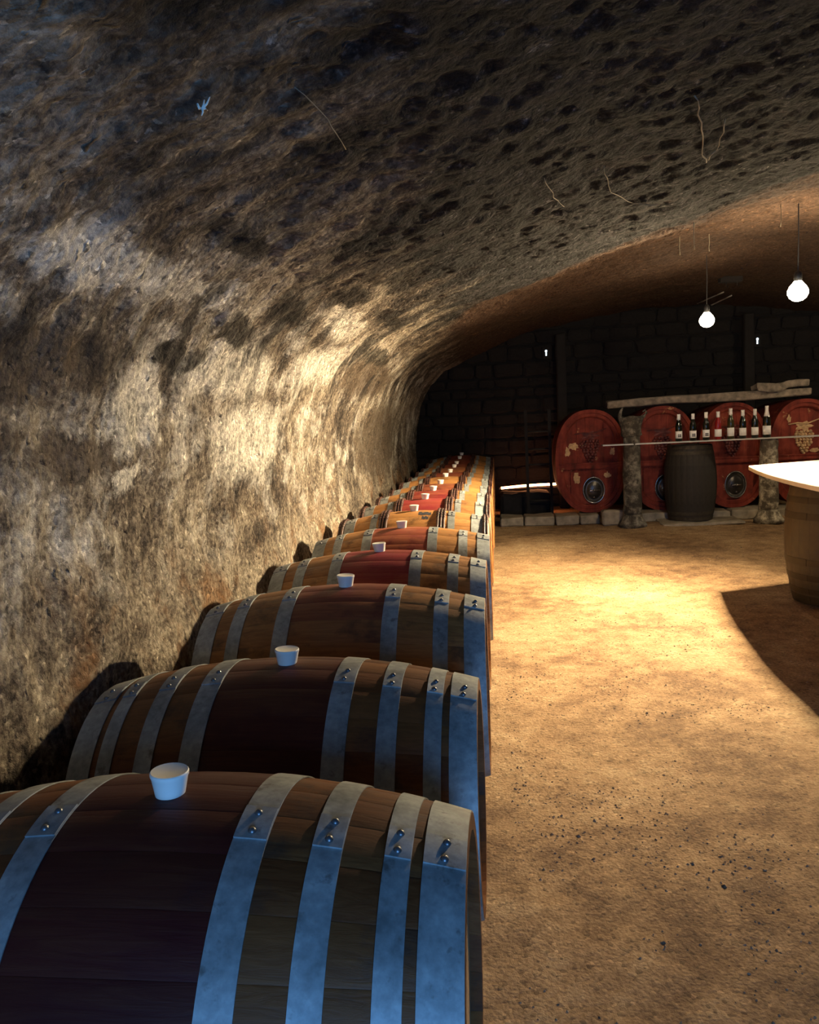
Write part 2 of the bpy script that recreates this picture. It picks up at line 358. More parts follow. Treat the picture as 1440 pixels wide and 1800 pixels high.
def shell_point(s, x, z, nx, nz, Y, Sg):
    wgt = np.clip((s-1.9)/.6, 0, 1)          # 0 wall .. 1 vault
    D = .06*fbm(Sg/.9, Y/1.1, 2)+(.028-.012*wgt)*fbm(Sg/.28+9, Y/.3, 3)+(.012+.004*wgt)*fbm(Sg/.075+3, Y/.08+40, 3)+.010*wgt*vnoise(Sg/.03, Y/.03+8)
    c1 = fbm(Sg/.11+5, Y/.11+3, 3); c2 = fbm(Sg/.055+15, Y/.06+23, 2)
    D = D-.009*np.clip((c1-.12)/.35, 0, 1)-.005*np.clip((c2-.15)/.3, 0, 1)+.006*wgt*np.abs(c1)
    D = D+.03*np.clip(fbm(Sg/.35+33, Y/.4+12, 2)-.18, 0, 1)*(1-wgt)
    X = x+nx*D; Z = z+nz*D+ceil_extra(X, Y)*np.clip((s-1.5)/.8, 0, 1)
    return X, Z
T, px, pz = resample(half, .019)
tx, tz = np.gradient(px, T), np.gradient(pz, T); ln = np.hypot(tx, tz); nx, nz = tz/ln, -tx/ln
ys = np.arange(YF-.02, YB+.25, .019)
split = int(np.searchsorted(T, 1.75))
def shell(sl, ysl):
    Yg, Sg = np.meshgrid(ysl, T[sl], indexing='ij')
    X, Z = shell_point(Sg, px[sl][None], pz[sl][None], nx[sl][None], nz[sl][None], Yg, Sg)
    return np.stack([X, Yg, Z], -1), np.stack([Yg, Sg], -1)
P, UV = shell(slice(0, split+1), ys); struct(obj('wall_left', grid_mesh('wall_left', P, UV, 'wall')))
P, UV = shell(slice(split, len(T)), ys)
# right half of the vault: mirrored, coarser, closed down to the far wall
Pr, UVr = shell(slice(split, len(T)), ys)
Yc = np.arange(YF-.02, YB+.25, .08); 
def mirror(sl):
    Yg, Sg = np.meshgrid(Yc, T[sl][::-1], indexing='ij')
    X, Z = shell_point(Sg, px[sl][::-1][None], pz[sl][::-1][None], nx[sl][::-1][None], nz[sl][::-1][None], Yg+0, Sg)
    return np.stack([2*XC-X, Yg, Z], -1), np.stack([Yg+13, Sg], -1)
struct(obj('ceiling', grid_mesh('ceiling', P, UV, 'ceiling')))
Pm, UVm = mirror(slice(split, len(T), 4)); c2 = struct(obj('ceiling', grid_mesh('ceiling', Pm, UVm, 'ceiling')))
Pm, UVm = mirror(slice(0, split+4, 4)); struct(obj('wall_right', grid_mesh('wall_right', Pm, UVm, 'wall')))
# height of the vault above a point, for things hung from it
def vault_z(x, y):
    xx = x if x < XC else 2*XC-x
    i = int(np.argmin(np.abs(px[split:]-xx)))+split
    X, Z = shell_point(T[i], px[i], pz[i], nx[i], nz[i], np.array(float(y)), np.array(T[i])); return float(Z)

# floor
gx = np.arange(-1.4, 6.8, .03); gy = np.arange(YF-.4, YB+.2, .03); Yg, Xg = np.meshgrid(gy, gx, indexing='ij')
Zg = .022*fbm(Xg/.9, Yg/.9, 2)+.006*fbm(Xg/.11, Yg/.11, 3)-.012
Zg += .05*np.clip((Yg-9.75)/.5, 0, 1)*np.clip(fbm(Xg/.5+4, Yg/.5, 2)+.25, 0, 1)*np.clip((Xg-1.2)/.4, 0, 1)
fm = grid_mesh('floor', np.stack([Xg, Yg, Zg], -1)[:, ::-1], None, 'floor'); struct(obj('floor', fm))
# loose grit on the floor (uncountable)
g = MB()
for k in range(11000):
    y = 1.2+8.6*random.random()**2.0; x = random.uniform(.0, .45*y+.4); r = random.uniform(.002, .0055)*(1+.08*y)*(1.6 if random.random() < .04 else 1)
    if float(fbm(np.array(x/.35), np.array(y/.35), 2))+random.uniform(-.25, .25) < 0: continue
    a = random.uniform(0, 6.28); c, s = math.cos(a)*r, math.sin(a)*r; e = random.uniform(.5, 1)
    zf = Zg[int((y-gy[0])/.03), int((x-gx[0])/.03)]
    g.add([(x+c, y+s, zf), (x-s*e, y+c*e, zf), (x-c, y-s, zf), (x+s*e, y-c*e, zf), (x+c*.3, y+s*.3, zf+r*.8), (x, y, zf-r*.4)],
          [(0, 1, 4), (1, 2, 4), (2, 3, 4), (3, 0, 4), (1, 0, 5), (2, 1, 5), (3, 2, 5), (0, 3, 5)])
go = g.build('gravel', 'pebble'); go['kind'] = 'stuff'; tag(go, 'loose dark grit scattered over the sandy cellar floor', 'gravel')

# wall behind the photographer, with the open doorway the daylight comes through
wf = MB(); x0, x1, z0, z1 = DOOR
wf.box(-1.6, x0, YF-.3, YF, -.1, 3.2).box(x1, 6.9, YF-.3, YF, -.1, 3.2).box(x0, x1, YF-.3, YF, z1, 3.2)
struct(wf.build('wall_front', 'sootstone'))
dr = struct(obj('door_1', None, None, (0, YF, 0)))
MB().box(x0-.002, x0+.07, -.28, .03, 0, z1).box(x1-.07, x1+.002, -.28, .03, 0, z1).box(x0, x1, -.28, .03, z1-.07, z1+.002).build('door_frame', 'frame', dr)

# back wall: sooty mortar with rough stones
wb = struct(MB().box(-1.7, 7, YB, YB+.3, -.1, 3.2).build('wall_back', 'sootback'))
sm = []
for k in range(6):
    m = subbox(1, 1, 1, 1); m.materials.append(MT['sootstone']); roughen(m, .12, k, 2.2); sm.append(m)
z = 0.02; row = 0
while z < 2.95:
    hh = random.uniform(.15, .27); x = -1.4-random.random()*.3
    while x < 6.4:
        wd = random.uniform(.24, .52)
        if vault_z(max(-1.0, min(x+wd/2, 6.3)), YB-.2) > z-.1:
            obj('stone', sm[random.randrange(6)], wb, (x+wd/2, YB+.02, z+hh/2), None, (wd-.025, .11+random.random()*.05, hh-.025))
        x += wd
    z += hh
# two small daylight slits high in the back wall
for n, (x, z) in enumerate(((.78, 2.35), (3.85, 2.345))):
    o = struct(obj('window_%d' % (n+1), None, None, (x, YB-.085, z)))
    MB().box(-.05, -.02, -.02, .02, -.08, .08).box(.02, .05, -.02, .02, -.08, .08).box(-.02, .02, -.02, .02, .05, .08).box(-.02, .02, -.02, .02, -.08, -.045).build('window_frame', 'post', o)
    MB().lathe([(0, -.004), (.017, -.004), (.017, .004), (0, .004)], 12, (0, 0, .028), 'y').box(-.009, .009, -.004, .004, -.045, .02).build('pane', 'day', o)

# ------------------------------------------------------------------ casks
L = .475; RB = .35; RH = .285; NS = 26
def rad(x): return RB-(RB-RH)*(abs(x)/L)**2.0
def stave_mesh(hole=False):
    half_a = pi/NS-.0005; xs = [L*(-1+2*i/14) for i in range(15)]; am = [-half_a, -half_a*.93, 0, half_a*.93, half_a]
    V = []; Fc = []
    def pt(x, a, r): return (x, r*math.sin(a), r*math.cos(a))
    for x in xs:
        for j, a in enumerate(am): V.append(pt(x, a, rad(x)-(.0007 if j in (0, 4) else 0)))
    for i in range(14):
        for j in range(4): Fc.append((i*5+j, (i+1)*5+j, (i+1)*5+j+1, i*5+j+1))
    k = len(V); t = .026
    for x in xs:
        for a, dr in ((-half_a, .0007), (-half_a, t), (half_a, t), (half_a, .0007)): V.append(pt(x, a, rad(x)-dr))
    for i in range(14):
        for j in range(3): a, b = k+i*4+j, k+(i+1)*4+j; Fc.append((a, a+1, b+1, b))
    for e, i in ((0, 0), (1, 14)):
        q = [i*5+j for j in range(5)]+[k+i*4+2, k+i*4+1]; Fc.append(tuple(q if e else q[::-1]))
    m = mesh('stave', V, Fc, 'stave')
    m.polygons.foreach_set('use_smooth', [True]*56+[False]*(len(Fc)-56))
    import bmesh
    bm = bmesh.new(); bm.from_mesh(m); bmesh.ops.recalc_face_normals(bm, faces=bm.faces); bm.to_mesh(m); bm.free()
    return m
STAVE = stave_mesh()
HOOPS = {}
def hoop_mesh(a, b, mat='steel'):
    key = (round(a, 3), round(b, 3), mat)
    if key in HOOPS: return HOOPS[key]
    a, b = min(a, b), max(a, b); m = MB(); t = .0028
    xs = [a+(b-a)*i/2 for i in range(3)]
    m.lathe([(rad(x)+.0006, x) for x in xs[::-1]]+[(rad(x)+t, x) for x in xs], 96, axis='x', closed=True)
    # lapped joint just before the crown
    v = []; aa = [-.30+.20*i/5 for i in range(6)]
    for an in aa:
        for x, d in ((a+.0005, t*.5), (a+.0005, 2*t), (b-.0005, 2*t), (b-.0005, t*.5)):
            r = rad(x)+d; v.append((x, r*math.sin(an), r*math.cos(an)))
    f = [(i*4+j, i*4+(j+1) % 4, i*4+4+(j+1) % 4, i*4+4+j) for i in range(5) for j in range(4)]+[(3, 2, 1, 0), (20, 21, 22, 23)]
    m.add(v, f)
    me = m.mesh('hoop', mat, True)
    import bmesh
    bm = bmesh.new(); bm.from_mesh(me); bmesh.ops.recalc_face_normals(bm, faces=bm.faces); bm.to_mesh(me); bm.free()
    me.set_sharp_from_angle(angle=.6)
    HOOPS[key] = me; return me
WITHY = {}
def withy_mesh(x):
    if x not in WITHY:
        pr = [(rad(x)+.001+.009*(1+math.sin(t)), x+.0085*math.cos(t)) for t in [2*pi*i/8 for i in range(8)]]
        m = MB().lathe(pr, 64, axis='x', closed=True)
        # binding round the joint
        for an in (-.42, -.33, -.24, .9, 1.0):
            r = rad(x)+.010; m.ball((x, r*math.sin(an), r*math.cos(an)), .0125, 6, 4)
        me = m.mesh('withy_hoop', 'withy', True); WITHY[x] = me
    return WITHY[x]
RIVET = MB().lathe([(0, .006), (.0035, .0052), (.0062, .0022), (.0066, -.001)], 10).mesh('rivet', 'rivet', True)
def head_boards(rr):
    out = []; nb = 6; wd = 2*rr/nb
    for i in range(nb):
        y0, y1 = -rr+i*wd+.001, -rr+(i+1)*wd-.001; ys_ = [y0+(y1-y0)*k/3 for k in range(4)]
        h = [math.sqrt(max(rr*rr-y*y, 1e-6)) for y in ys_]
        v = [(s, y, z) for s in (-.009, .009) for y, z in [(y, -q) for y, q in zip(ys_, h)]+[(y, q) for y, q in zip(ys_[::-1], h[::-1])]]
        f = [tuple(range(8))[::-1], tuple(range(8, 16))]+[(k, (k+1) % 8, 8+(k+1) % 8, 8+k) for k in range(8)]
        out.append(mesh('head_board', v, f, 'head'))
    return out
HB = head_boards(rad(L-.03)-.024)
def bung_mesh():
    return MB().lathe([(.020, -.03), (.0235, 0), (.0290, .030), (.0305, .033), (.0305, .0375), (.029, .039), (.026, .038), (0, .037)], 28).mesh('bung', 'bung', True)
BUNG = bung_mesh(); BUNG.set_sharp_from_angle(angle=.7)
SM = None
def make_cask(name, label, cat, loc, rot, sc, hoops, tone, stain, wine, withies=(), bung=True, group=None, mats=None, rivets=True, bung_tilt=0.):
    """axis along local x, crown along local z; hoops: list of (x0, x1) for one side, mirrored"""
    root = thing(name, label, cat, loc, rot, group); root.scale = sc
    phase = random.uniform(-.02, .02)
    for i in range(NS):
        me = STAVE if not mats else mats['stave']
        o = obj('stave', me, root, None, (-(2*pi*i/NS+phase), 0, 0))
        ang = min(i, NS-i)*2*pi/NS
        o['tone'] = float(min(1, max(0, tone+random.uniform(-.12, .12)))); o['stain'] = float(stain(ang)); o['wine'] = float(max(0, wine+random.uniform(-.025, .025)))
    for sg in (-1, 1):
        for (a, b) in hoops:
            hm = hoop_mesh(sg*a, sg*b, mats['hoop'] if mats else 'steel'); ho = obj('hoop', hm, root)
            if rivets:
                xm = sg*(a+b)/2; r = rad(xm)+.0050
                for an in (-.15, -.26):
                    xx = xm+random.uniform(-.003, .003); obj('rivet', RIVET, ho, (xx, r*math.sin(an), r*math.cos(an)), (-an, 0, 0))
        for x in withies: obj('withy_hoop', withy_mesh(sg*x), root)
        for hb in HB:
            hd = obj('head_board', hb, root, (sg*(L-.032), 0, 0), (.4 if sg > 0 else 1.9, 0, 0))
    if bung:
        b = obj('bung', BUNG, root, (0, 0, RB-.002), (bung_tilt, random.uniform(-.06, .06), 0)); b['label'] = 'white silicone bung'
    return root
H4 = [(.138, .188), (.254, .298), (.358, .396), (.413, .4745)]
H3 = [(.150, .200), (.312, .358), (.408, .4745)]
HW = [(.222, .264), (.365, .432)]
W6 = [.158, .177, .196, .444, .462]
W6 = [.160, .179, .198, .443, .461]
ZR = .186
row = [  # y, top z, hoops, tone, stain function, wine
 (1.165, .876, H4, .08, lambda a: 1.0, .02, 'nearest of the row, dark wine-purple belly between four blue-grey hoops a side', ()),
 (1.895, .860, H4, .12, lambda a: .9 if a < .9 else .8, .05, 'second in the row, dark brown oak with faint purple streaks', ()),
 (2.655, .893, H3, .44, lambda a: .85 if a < .30 else (.55 if a < .6 else .2), .42, 'third in the row, brown oak reddened around its bung', ()),
 (3.50, .871, H3, .62, lambda a: .95, .75, 'fourth in the row, bright crimson belly band between pale steel hoops', ()),
 (4.29, .866, H3, .80, lambda a: .62, 1.0, 'fifth in the row, orange oak with a faded red belly band', ()),
 (5.02, .872, HW, .88, lambda a: 0.0, .9, 'sixth in the row, plain orange oak belly, first with dark withy hoops', W6),
 (5.75, .872, HW, .70, lambda a: .85, .85, 'seventh in the row, withy-hooped with a red belly band', W6),
 (6.55, .860, HW, .66, lambda a: .85, .5, 'eighth in the row, withy-hooped with a dark red belly band', W6),
 (7.32, .850, HW, .75, lambda a: .75, .4, 'ninth in the row, withy-hooped, maroon belly band in half light', W6),
 (8.10, .855, HW, .85, lambda a: .05, .4, 'tenth in the row, withy-hooped, plain amber oak belly', W6),
 (8.95, .840, HW, .75, lambda a: .7, .5, 'eleventh in the row, withy-hooped, in the dim stretch', W6),
 (9.72, .846, HW, .8, lambda a: .5, .6, 'twelfth in the row, withy-hooped, brownish red, in the dim stretch', W6),
 (10.48, .842, HW, .75, lambda a: .8, .5, 'thirteenth in the row, withy-hooped, in deep shadow', W6),
 (11.22, .868, HW, .7, lambda a: .8, .4, 'fourteenth in the row, withy-hooped, in deep shadow', W6),
 (11.95, .884, HW, .7, lambda a: .8, .4, 'farthest of the row against the back wall, barely visible', W6)]
for k, (y, top, hp, tone, st, wn, lb, wt) in enumerate(row):
    s = (top-ZR)/(RB+rad(.235)+.004); zc = ZR+s*(rad(.235)+.004)
    cask = make_cask('wine_barrel', 'wine barrel lying '+lb, 'barrel', (-.064-L+random.uniform(-.006, .006), y, zc), (0, 0, random.uniform(-.008, .008)), (1, s, s),
              hp, tone, st, wn, wt, group='wine barrels in the row along the wall')
    if k == 5:   # dark brush mark right of the bung
        for (xa, xb, an0, an1) in ((.035, .115, -.16, -.30), (.06, .10, -.36, -.46)):
            v = []; nxs = 7
            for i in range(nxs):
                x = xa+(xb-xa)*i/(nxs-1); wv = .03*math.sin(i*2.1)
                for an in (an0+wv, an1+wv*.5): r_ = rad(x)+.0012; v.append((x, r_*math.sin(an), r_*math.cos(an)))
            mk = obj('brush_mark', mesh('brush_mark', v, [(2*i, 2*i+2, 2*i+3, 2*i+1) for i in range(nxs-1)], 'print'), cask); mk['label'] = 'black brush mark'
for n, x in enumerate((-.064-L-.30, -.064-L+.30)):
    me = subbox(.13, 11.9, ZR-.006, 0); me.materials.append(MT['rail'])
    tag(obj('barrel_rail', me, None, (x, 6.5, ZR/2-.004)), ('long dark timber rail under the wall ends of the barrels', 'long dark timber rail under the aisle ends of the barrels')[n], 'rail', 'rails under the barrel row')

# upright cask under the tasting board, and the old black cask by the vats
def stave_copy(mat):
    m = STAVE.copy(); m.materials.clear(); m.materials.append(MT[mat]); return m
TB = {'stave': stave_copy('tablebarrel'), 'hoop': 'tablehoop'}
make_cask('table_barrel', 'upright olive-brown barrel carrying the white tasting board', 'barrel', (2.41, 5.98, L), (0, -pi/2, .3), (1, 1, 1), H4, .5, lambda a: 0, 0, bung=False, mats=TB, rivets=False, group='barrels under the tasting board')
make_cask('table_barrel', 'upright olive-brown barrel under the near end of the tasting board', 'barrel', (2.75, 4.15, L), (0, -pi/2, 1.3), (1, 1, 1), H4, .5, lambda a: 0, 0, bung=False, mats=TB, rivets=False, group='barrels under the tasting board')
OB = {'stave': stave_copy('oldwood'), 'hoop': 'oldiron'}
oc = make_cask('old_barrel', 'blackened old barrel standing upright below the bottle shelf', 'barrel', (2.375, 10.26, L*1.0+.03), (0, -pi/2, .1), (.98, .90, .90), [(.36, .40), (.428, .472)], .2, lambda a: 0, 0, bung=False, mats=OB, rivets=False)
me = subbox(.95, .62, .035, 3); me.materials.append(MT['stone']); roughen(me, .03, 5, 4)
tag(obj('stone_slab', me, None, (2.45, 10.22, .012)), 'thin worn stone slab the old black barrel stands on', 'slab')

# tasting board: straight far end, bowed sides
A = Vector((1.861, 6.204)); B = Vector((2.98, 6.73)); C = Vector((3.35, 3.35)); Dp = Vector((1.90, 3.05))
def bow(p, q, s, n=14):
    d = q-p; nn = Vector((-d.y, d.x)).normalized(); return [p+d*(i/n)+nn*s*4*(i/n)*(1-i/n) for i in range(n)]
out = bow(A, Dp, -.16)+bow(Dp, C, 0, 2)+bow(C, B, -.12)+bow(B, A, 0, 2)
nn = len(out); zt = .982; zb = .951; ins = [(p+( (Vector((2.5, 4.9))-p).normalized()*.006)) for p in out]
v = [(p.x, p.y, zb) for p in out]+[(p.x, p.y, zt-.005) for p in out]+[(p.x, p.y, zt) for p in ins]
f = [tuple(range(nn)), tuple(2*nn+i for i in range(nn))[::-1]]+[(j*nn+(i+1) % nn, j*nn+i, (j+1)*nn+i, (j+1)*nn+(i+1) % nn) for j in range(2) for i in range(nn)]
tag(obj('tasting_board', mesh('tasting_board', v, f, 'board')), 'large white tabletop with bowed sides resting on upright barrel at right', 'tabletop')

# ------------------------------------------------------------------ hanging bulbs
def bulb(loc, label, power, aim=None):
    x, y, z = loc; t = thing('hanging_bulb', label, 'lamp', loc, group='bare bulbs under the vault')
    MB().lathe([(0, -.070), (.03, -.064), (.055, -.046), (.069, -.018), (.069, .008), (.055, .036), (.036, .058), (.024, .075), (.020, .085)], 20).build('bulb', 'bulb', t, True)
    MB().lathe([(.022, .066), (.027, .07), (.027, .12), (.02, .135), (.006, .145), (0, .145)], 16).build('socket', 'lamp_black', t, True)
    top = vault_z(x, y)-z+.03
    MB().tube([(0, 0, .14), (.004, .002, (.14+top)/2), (0, 0, top)], .004, 6).build('cord', 'lamp_black', t)
    l = bpy.data.lights.new('bulb_light', 'SPOT' if aim else 'POINT'); l.energy = power; l.color = LAMP_COL; l.shadow_soft_size = .073
    lo = bpy.data.objects.new('bulb_light', l); COL.objects.link(lo); lo.parent = t
    if aim:
        l.spot_size = math.radians(141); l.spot_blend = 1.; d = Vector(aim).normalized(); lo.rotation_euler = d.to_track_quat('-Z', 'Y').to_euler()
        l2 = bpy.data.lights.new('bulb_glow', 'POINT'); l2.energy = power*.055; l2.color = LAMP_COL; l2.shadow_soft_size = .073
        o2 = bpy.data.objects.new('bulb_glow', l2); COL.objects.link(o2); o2.parent = t
B2 = (2.154, 6.057, 2.215); B1 = (2.02, 8.0, 2.25)
bulb(B2, 'bare glowing bulb hanging above the white tasting board', LAMP_W, (-.77, -.11, -.63))
bulb(B1, 'bare glowing bulb hanging nearer the red vats', LAMP_W*.010)
bulb((5.0, 9.3, 2.05), 'added bulb out of view beyond the right edge, lighting the farthest right vat', LAMP_W*.021)  # added bulb, out of view, brightens the right-hand vats

# ------------------------------------------------------------------ red oval vats
VY = 10.62; a0, b0 = .435, .675
def ell(t, a, b): # super-ellipse, fuller than an ellipse
    c, s = math.cos(t), math.sin(t); p = .86
    return a*math.copysign(abs(c)**p, c), b*math.copysign(abs(s)**p, s)
def oval_ring(prof, n=56):
    """prof: list of (inset, y) closed profile swept round the oval"""
    v = []; m = len(prof)
    for (ins, y) in prof:
        for i in range(n): x, z = ell(2*pi*i/n, a0-ins, b0-ins); v.append((x, y, z))
    f = [(j*n+i, j*n+(i+1) % n, ((j+1) % m)*n+(i+1) % n, ((j+1) % m)*n+i) for j in range(m) for i in range(n)]
    return v, f
def oval_disc(ins, y0, y1, n=56):
    v = [(*[ell(2*pi*i/n, a0-ins, b0-ins)[0]], y, ell(2*pi*i/n, a0-ins, b0-ins)[1]) for y in (y0, y1) for i in range(n)]
    return v, [tuple(range(n)), tuple(range(n, 2*n))[::-1]]+[(i, n+i, n+(i+1) % n, (i+1) % n) for i in range(n)]
def fixn(me):
    import bmesh
    bm = bmesh.new(); bm.from_mesh(me); bmesh.ops.recalc_face_normals(bm, faces=bm.faces); bm.to_mesh(me); bm.free(); return me
SHELL = fixn(MB().add(*oval_ring([(0, 0), (0, .6), (.04, 1.3), (.09, 1.3), (.05, .05), (.045, 0)])).mesh('vat_body', 'vat'))
RIM = fixn(MB().add(*oval_ring([(.046, .04), (.046, .022), (.085, .018), (.10, .03), (.10, .06), (.046, .06)])).mesh('moulding', 'vat'))
# head boards (vertical), clipped to the oval
VB = []
nb = 7; W2 = 2*(a0-.05)/nb
def oval_z(x, a, b): return b*(max(0., 1-abs(x/a)**(2/.86)))**(.86/2)
for i in range(nb):
    xa = -a0+.05+i*W2+.0012; xb = xa+W2-.0024; xs_ = [xa+(xb-xa)*k/4 for k in range(5)]
    h = [max(.01, oval_z(x, a0-.045, b0-.045)) for x in xs_]
    prof = [(x, q) for x, q in zip(xs_, h)]+[(x, -q) for x, q in zip(xs_[::-1], h[::-1])]
    v = [(x, y, z) for y in (.06, .10) for x, z in prof]; k = len(prof)
    VB.append(fixn(mesh('head_board', v, [tuple(range(k)), tuple(range(k, 2*k))[::-1]]+[(q, k+q, k+(q+1) % k, (q+1) % k) for q in range(k)], 'vat')))
XBAR = fixn(MB().box(-.40, .40, .012, .07, -.10, -.02).box(-.385, .385, -.006, .02, -.085, -.055).box(-.40, .40, .0, .02, -.035, -.022).mesh('crossbar', 'vat'))
LOWP = fixn(MB().box(-.25, .25, .03, .07, -.56, -.13).mesh('door_panel', 'vat'))
def oval_lathe(prof, a, b, n=32):
    v = []; 
    for (k, y) in prof:
        for i in range(n): v.append((a*k*math.cos(2*pi*i/n), y, b*k*math.sin(2*pi*i/n)))
    m = len(prof); f = [(j*n+i, j*n+(i+1) % n, (j+1)*n+(i+1) % n, (j+1)*n+i) for j in range(m-1) for i in range(n)]
    f.append(tuple((m-1)*n+i for i in range(n))); return v, f
DOORP = fixn(MB().add(*oval_lathe([(1, .04), (1, .0), (.93, -.012), (.88, .0), (.86, .01), (.6, -.012), (.3, -.022), (.05, -.024)], .135, .175)).mesh('hatch', 'darkmetal', True))
DRING = fixn(MB().add(*oval_lathe([(1.02, .0), (1.02, -.012), (.97, -.018), (.92, -.012), (.915, .0)], .135, .175)).mesh('hatch_rim', 'chrome', True))
HNDL = MB().tube([(-.06, -.03, .0), (-.05, -.055, 0), (.05, -.055, 0), (.06, -.03, 0)], .008, 8).lathe([(0, -.07), (.014, -.068), (.018, -.05), (.018, -.015)], 12, (0, 0, 0), 'y').lathe([(0, -.045), (.012, -.043), (.014, -.02)], 10, (0, 0, -.09), 'y').mesh('handle', 'chrome', True)
def grapes(seed, pale):
    r = random.Random(seed); m = MB()
    rows = [(5, .20), (6, .165), (6, .13), (5, .095), (5, .06), (4, .025), (3, -.01), (2, -.045), (1, -.08)]
    for n_, z in rows:
        for i in range(n_): m.ball(((i-(n_-1)/2)*.04+r.uniform(-.006, .006), .055+r.uniform(-.006, .004), z+r.uniform(-.006, .006)), .0225*r.uniform(.85, 1.1), 8, 5)
    return m.mesh('grape_carving', 'berry_pale' if pale else 'berry', True)
def leaf():
    pts = []
    for i in range(20):
        t = 2*pi*i/20; r_ = .085*(1+.28*math.cos(5*t)); pts.append((r_*math.cos(t)*1.25, r_*math.sin(t)*.7))
    v = [(x, .062, z+.27) for x, z in pts]+[(0, .04, .27)]+[(x, .075, z+.27) for x, z in pts]
    f = [(i, (i+1) % 20, 20) for i in range(20)]+[(i, 21+i, 21+(i+1) % 20, (i+1) % 20) for i in range(20)]
    m = MB().add(v, f); m.tube([(-.19, .055, .30), (-.08, .045, .315), (.03, .05, .30), (.13, .045, .335), (.2, .055, .36)], [.008, .01, .011, .009, .005], 6)
    return m
LEAF = fixn(leaf().mesh('vine_leaf', 'berry', False)); LEAFP = fixn(leaf().mesh('vine_leaf', 'berry_pale', False))
def flake(seed, cx, cz, w_, h_, y=.058):
    r = random.Random(seed); n_ = 16; pts = []
    for i in range(n_): t = 2*pi*i/n_; q = r.uniform(.55, 1.05); pts.append((cx+w_*q*math.cos(t), cz+h_*q*math.sin(t)))
    v = [(x, y, z) for x, z in pts]+[(x, y+.004, z) for x, z in pts]
    return fixn(mesh('bare_patch', v, [tuple(range(n_))]+[(i, n_+i, n_+(i+1) % n_, (i+1) % n_) for i in range(n_)], 'flake'))
vats = [(1.205, 'red oval vat at left end, darkest, with orange bare patches on its head', False), (2.125, 'red oval vat directly behind the three leftmost bottles', False), (3.0, 'red oval vat behind the four right-hand bottles', False), (3.88, 'red oval vat farthest right with pale flaking grape carving', True)]
for k, (x, lb, pale) in enumerate(vats):
    t = thing('wine_vat', lb, 'vat', (x, VY, .115+b0), (0, 0, 0), 'red oval vats along the back wall'); t.scale = (1.05 if k == 0 else 1, 1, 1)
    obj('vat_body', SHELL, t); obj('moulding', RIM, t)
    for q in VB: obj('head_board', q, t)
    obj('crossbar', XBAR, t); obj('door_panel', LOWP, t)
    h = obj('hatch', DOORP, t, (.03, .025, -.38)); obj('hatch_rim', DRING, h); obj('handle', HNDL, h)
    g_ = obj('grape_carving', grapes(k, pale), t, (0, 0, .06)); obj('vine_leaf', LEAFP if pale else LEAF, t, (0, 0, .06))
    if pale:
        for i, (cx, cz, ww, hh) in enumerate(((-.18, .43, .03, .06), (.14, .02, .08, .03), (.02, .02, .05, .03))): obj('bare_patch', flake(40+i, cx, cz, ww, hh), t)
    if k == 0:
        for i, (cx, cz, ww, hh) in enumerate(((-.20, .20, .07, .06), (-.09, .22, .05, .035), (-.28, .13, .035, .08), (.27, .12, .04, .06))): obj('bare_patch', flake(60+i, cx, cz, ww, hh), t)
        for i, (cx, cz, ww, hh) in enumerate(((.20, -.19, .05, .05), (-.18, -.22, .06, .08))): obj('bare_patch', flake(70+i, cx, cz, ww, hh, .026), t)

# stone kerb in front of the vats, blocks one by one
kb = struct(obj('trim_1', None, None, (0, 10.35, 0)))
xs_ = [(-.0, .30, .115), (.31, .70, .12), (.715, 1.02, .115), (1.03, 1.27, .12), (1.28, 1.62, .20), (1.78, 2.3, .12), (2.32, 2.9, .11), (2.92, 3.4, .12), (3.42, 4.0, .115), (4.02, 4.6, .12)]
for i, (xa, xb, hh) in enumerate(xs_):
    me = subbox(xb-xa, .42 if i != 4 else .22, hh, 2); me.materials.append(MT['stone']); roughen(me, .015, i, 6)
    obj('stone_block', me, kb, ((xa+xb)/2, .25 if i != 4 else -.1, hh/2-.008))

# ------------------------------------------------------------------ stone columns, shelf, bottles
def column(x, y, htop, label, capital):
    cm = 'column_dark' if capital else 'column'; t = thing('stone_column', label, 'column', (x, y, -.005))
    m = MB().lathe([(.17, 0), (.17, .04), (.145, .07), (.12, .12), (.112, .16)], 20).mesh('base', cm, True); roughen(m, .012, 3, 6); obj('base', m, t)
    zs = np.linspace(.15, htop-(.28 if capital else 0), 24)
    m = MB().lathe([(.112-.012*(z/1.2), z) for z in zs], 24).mesh('shaft', cm, True); roughen(m, .014, 4, 9); obj('shaft', m, t)
    if capital:
        z0 = htop-.29
        m = MB().lathe([(.10, z0), (.125, z0+.02), (.12, z0+.06), (.125, z0+.12), (.145, z0+.19), (.155, z0+.235), (.13, z0+.25), (.05, z0+.24)], 20).mesh('capital', cm, True); roughen(m, .02, 6, 8); obj('capital', m, t)
        MB().tube([(-.12, -.03, z0+.20), (-.14, -.03, z0+.26), (-.125, -.03, z0+.32), (-.10, -.03, z0+.36)], [.03, .026, .018, .008], 7).build('horn', cm, t, True)
        MB().tube([(.10, -.03, z0+.22), (.15, -.03, z0+.25), (.18, -.03, z0+.29), (.165, -.03, z0+.325), (.135, -.03, z0+.30)], [.026, .022, .018, .014, .008], 7).build('scroll', cm, t, True)
    return t
column(1.625, 10.0, 1.40, 'weathered grey stone column with carved capital beside the leftmost vat', True)
column(3.24, 10.02, 1.012, 'short column with flaking whitewash propping the bottle shelf', False)
t = thing('bottle_shelf', 'long thin pale shelf carrying eight wine bottles', 'shelf', (0, 9.97, 1.012))
me = subbox(2.62, .14, .016, 0); me.materials.append(MT['glassshelf']); obj('board', me, t, (2.58, 0, .008)); 
MB().tube([(1.625, 0, .004), (1.625, .035, .0)], .012, 6).build('bracket', 'lamp_black', t)
